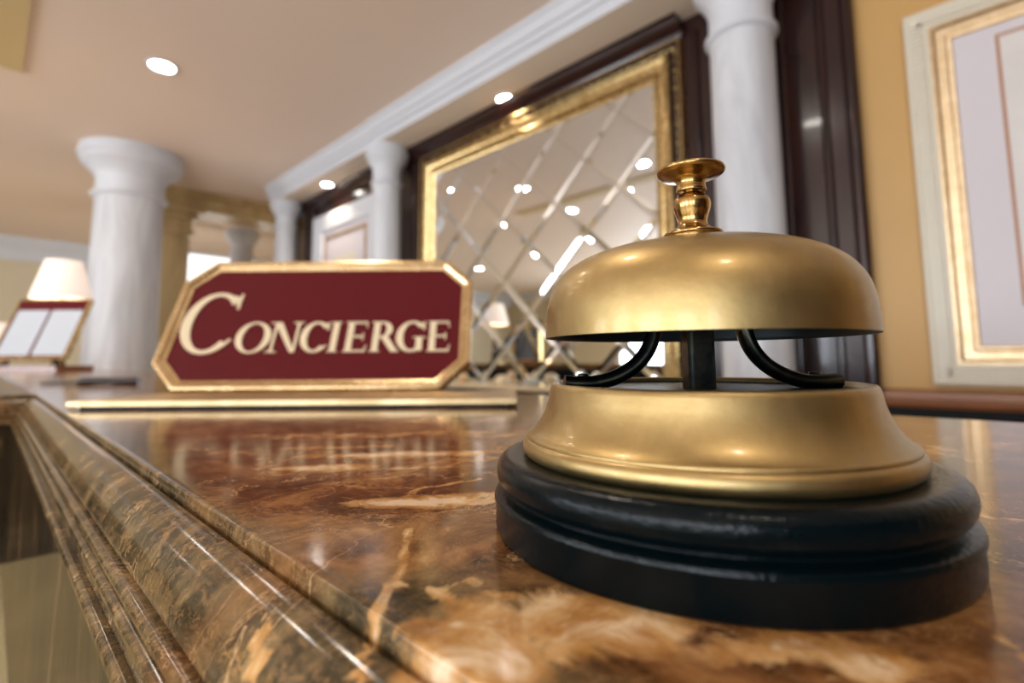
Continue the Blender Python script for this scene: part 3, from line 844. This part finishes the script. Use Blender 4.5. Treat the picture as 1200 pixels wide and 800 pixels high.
# menu stand
mb = Vector((.14, 3.52, CT))
menu = empty('menu_stand', mb, 0, 'tilted burgundy stand holding two white pages, at the far left end of the counter', 'menu stand')
tm = R(24); mv = Vector((0, 0, 1))*cos(tm)+hf*sin(tm); mn = hr.cross(mv)
if mn.dot(hf) < 0: mn = -mn
def SM(u, v, dd): return hr*u+mv*v-mn*dd+Vector((0, 0, .068))
W2, HH = .182, .335
obj('backboard', prism(bmesh.new(), [(-W2, 0), (W2, 0), (W2, HH), (-W2, HH)], SM, -.012, 0), MT['red'], menu)
bm = bmesh.new()
for q in ([(-W2-.006, -.006), (W2+.006, -.006), (W2+.006, .004), (-W2-.006, .004)], [(-W2-.006, HH-.004), (W2+.006, HH-.004), (W2+.006, HH+.004), (-W2-.006, HH+.004)],
          [(-W2-.006, 0), (-W2+.002, 0), (-W2+.002, HH), (-W2-.006, HH)], [(W2-.002, 0), (W2+.010, 0), (W2+.010, HH), (W2-.002, HH)]): prism(bm, q, SM, -.014, .006)
obj('gold_frame', bm, MT['gold'], menu)
obj('base_board', prism(bmesh.new(), [(-.17, 0), (.17, 0), (.17, .028), (-.17, .028)], lambda u, v, d: hr*u+hf*d+Vector((0, 0, v)), -.03, .20), MT['redwood'], menu)
for s in (-1, 1):
    u0, u1 = (-W2+.012, -.008) if s < 0 else (.008, W2-.012)
    pg = obj('page', prism(bmesh.new(), [(u0, .014), (u1, .014), (u1, HH-.062), (u0, HH-.062)], SM, .0002, .0015), MT['paper'], menu)
    bm = bmesh.new()
    for k in range(6):
        v0 = .225-.028*k; wd = (.045, .03, .05, .038, .042, .03)[k]; uc = (u0+u1)/2
        prism(bm, [(uc-wd, v0), (uc+wd, v0), (uc+wd, v0+.003), (uc-wd, v0+.003)], SM, .0014, .0018)
    obj('page_lines', bm, MT['print'], pg)
bm = bmesh.new(); tube(bm, [hr*-.12+hf*.02+Vector((0, 0, .068)), hr*-.12+hf*.02+Vector((0, 0, .004))], .006, 10); tube(bm, [hr*.12+hf*.02+Vector((0, 0, .068)), hr*.12+hf*.02+Vector((0, 0, .004))], .006, 10)
tube(bm, [hr*-.16+hf*.0+Vector((0, 0, .007)), hr*.16+Vector((0, 0, .007))], .007, 10); tube(bm, [mv*.28+hf*.01+Vector((0, 0, .068)), hf*.22+Vector((0, 0, .006))], .006, 10)
obj('easel_legs', bm, MT['black'], menu)

# table lamps
def table_lamp(loc, label, r0=.165, s=1.0, zs=.36, zt=.62):
    t = empty('table_lamp', loc, 0, label, 'lamp')
    prof = [(r0*s, zs), (r0*s*1.01, zs+.004), (r0*s*.60, zt), (r0*s*.585, zt), (r0*s*.585, zt-.01), (r0*s*.985, zs+.004), (r0*s*.985, zs)]
    obj('lamp_shade', lathe(bmesh.new(), prof, 48), MT['shade'], t)
    obj('lamp_foot', lathe(bmesh.new(), [(0, 0), (.075, 0), (.075, .012), (.06, .02), (.04, .03), (.02, .05), (0, .05)], 40), MT['gold'], t)
    bm = bmesh.new(); tube(bm, [(0, 0, .05), (0, 0, zt-.03)], .007, 12); obj('lamp_stem', bm, MT['gold'], t)
    for k, z in enumerate((.095, .175, .245)):
        rr = (.048, .040, .032)[k]
        obj('glass_ball', lathe(bmesh.new(), [(rr*sin(R(a)), z-rr*cos(R(a))) for a in range(0, 181, 12)], 32), MT['glassball'], t)
    l = bpy.data.lights.new('lamp_bulb', 'POINT'); l.energy = 4; l.color = (1, .74, .48); l.shadow_soft_size = .05
    lo = bpy.data.objects.new('lamp_bulb', l); link(lo, t); lo.location = (0, 0, zt-.1)
    return t
table_lamp((.285, 4.02, CT), 'lit table lamp with pale cone shade behind the menu stand', r0=.145, zs=.0455+.375, zt=.0455+.60)

# low cabinet under the mirror, with small things on it
bc = empty('side_cabinet', (1.93, 1.90, 0), 0, 'low cream topped cabinet under the gilt mirror, its edge just above the counter', 'cabinet')
obj('cabinet_top', B(-.15, .085, -.86, .86, .995, 1.020, bev=.006), MT['ceramic'], bc)
obj('body', B(-.13, .08, -.84, .84, 0, .995, bev=.004), MT['darkwood'], bc)
for k in range(4): obj('door', B(-.142, -.13, -.82+.41*k, -.43+.41*k, .1, .97, bev=.003), MT['darkwood'], bc)
o = tag(obj('bowl', lathe(bmesh.new(), smooth_prof([(0, .046), (.022, .043), (.036, .030), (.042, .014), (.043, .004), (.040, 0)], 4)+[(0, .002)], 40), MT['ceramic'], None, loc=(1.87, 1.905, 1.0205)), 'upturned cream bowl on the low cabinet under the mirror', 'bowl')
o = tag(obj('dish', lathe(bmesh.new(), smooth_prof([(0, .004), (.025, .004), (.045, .012), (.052, .018), (.050, .014), (.030, 0), (0, 0)], 3), 40), MT['paper'], None, loc=(1.88, 1.70, 1.0205)), 'shallow white dish on the low cabinet, near the bell', 'dish')
j = empty('amber_jar', (1.87, 2.22, 1.0205), 0, 'small amber jar on the low cabinet, beside the sign', 'jar')
obj('jar_body', lathe(bmesh.new(), [(0, 0), (.026, 0), (.030, .006), (.030, .040), (.022, .048), (0, .048)], 32), MT['oatframe'], j)
obj('lid', lathe(bmesh.new(), [(0, .048), (.022, .048), (.022, .058), (.006, .062), (0, .066)], 32), MT['redwood'], j)

# dark credenza, only seen in the mirror
cz = empty('credenza', (-.80, 4.1, 0), 0, 'long dark credenza across the lobby, seen in the mirror', 'cabinet')
obj('body', B(-.22, .18, -1.25, 1.25, .06, 1.05, bev=.006), MT['black'], cz)
obj('cabinet_top', B(-.25, .22, -1.30, 1.30, 1.05, 1.09, bev=.006), MT['black'], cz)
obj('plinth', B(-.20, .15, -1.2, 1.2, 0, .06), MT['black'], cz)
for k in range(4):
    dr = obj('door', B(.18, .195, -1.22+k*.61, -1.22+k*.61+.58, .10, 1.02, bev=.003), MT['darkwood'], cz)
    obj('handle', lathe(bmesh.new(), [(0, 0), (.012, 0), (.014, .012), (0, .018)], 16, (.195, -1.22+k*.61+.52, .62)), MT['gold'], dr)
ch_ = E0-.055+.0
# framed picture leaning on the credenza
fp = empty('photo_frame', (-.86, 4.62, 1.09), R(0), 'dark picture in a gold frame standing on the credenza, seen in the mirror', 'picture')
bm = bmesh.new(); frame_sweep(bm, -.26, .26, 0, .50, [(0, -.02), (0, .03), (.02, .035), (.05, .015), (.05, 0)], 0)
for v in bm.verts: v.co.x *= -1
obj('frame', bm, MT['gold'], fp)
obj('canvas', B(-.015, .004, -.24, .24, .02, .48), MT['darkwood'], fp)
# flower arrangement
fl = empty('flower_vase', (-.76, 3.86, 1.09), 0, 'small vase of red and white flowers on the credenza, seen in the mirror', 'flowers')
obj('vase', lathe(bmesh.new(), smooth_prof([(.03, 0), (.05, .04), (.055, .09), (.03, .14), (.035, .16)], 4)+[(.028, .158), (0, .03)], 32), MT['ceramic'], fl)
for k in range(14):
    a = k*2.4; rr = .03+.008*k; h = .24+.05*cos(k*1.7)
    p = Vector((rr*cos(a), rr*sin(a), h))
    bm = bmesh.new(); tube(bm, [(0, 0, .12), p*.6+Vector((0, 0, .06)), p], .002, 6)
    st_ = obj('stem', bm, MT['leaf'], fl)
    obj('bloom', lathe(bmesh.new(), [(0, -.008), (.012, -.004), (.024, .006), (.027, .016), (.020, .020), (.016, .014), (.008, .022), (0, .018)], 14, tuple(p)), MT['petal' if k % 2 else 'petalw'], st_)
    if k % 3 == 0:
        bm = bmesh.new(); g = bmesh.ops.create_icosphere(bm, subdivisions=2, radius=1)
        for v in g['verts']: v.co = Vector((v.co.x*.045, v.co.y*.016, v.co.z*.006))+p*.55+Vector((0, 0, .04))
        obj('leaf', bm, MT['leaf'], fl)
# dark lobby doors in the left wall, seen in the mirror
# side table with a second lamp far left
st = empty('console_table', (.12, 6.9, 0), 0, 'small dark console table far behind the counter under a glowing lamp', 'table')
obj('table_top', B(-.35, .35, -.2, .2, .86, .90, bev=.005), MT['darkwood'], st)
for sx in (-1, 1):
    for sy in (-1, 1): obj('leg', tube(bmesh.new(), [(sx*.31, sy*.16, 0), (sx*.31, sy*.16, .86)], [.014, .022], 12), MT['darkwood'], st)
table_lamp((.10, 6.9, .90), 'glowing table lamp farthest away, at the left edge of the photo', r0=.20, zs=.36, zt=.62)
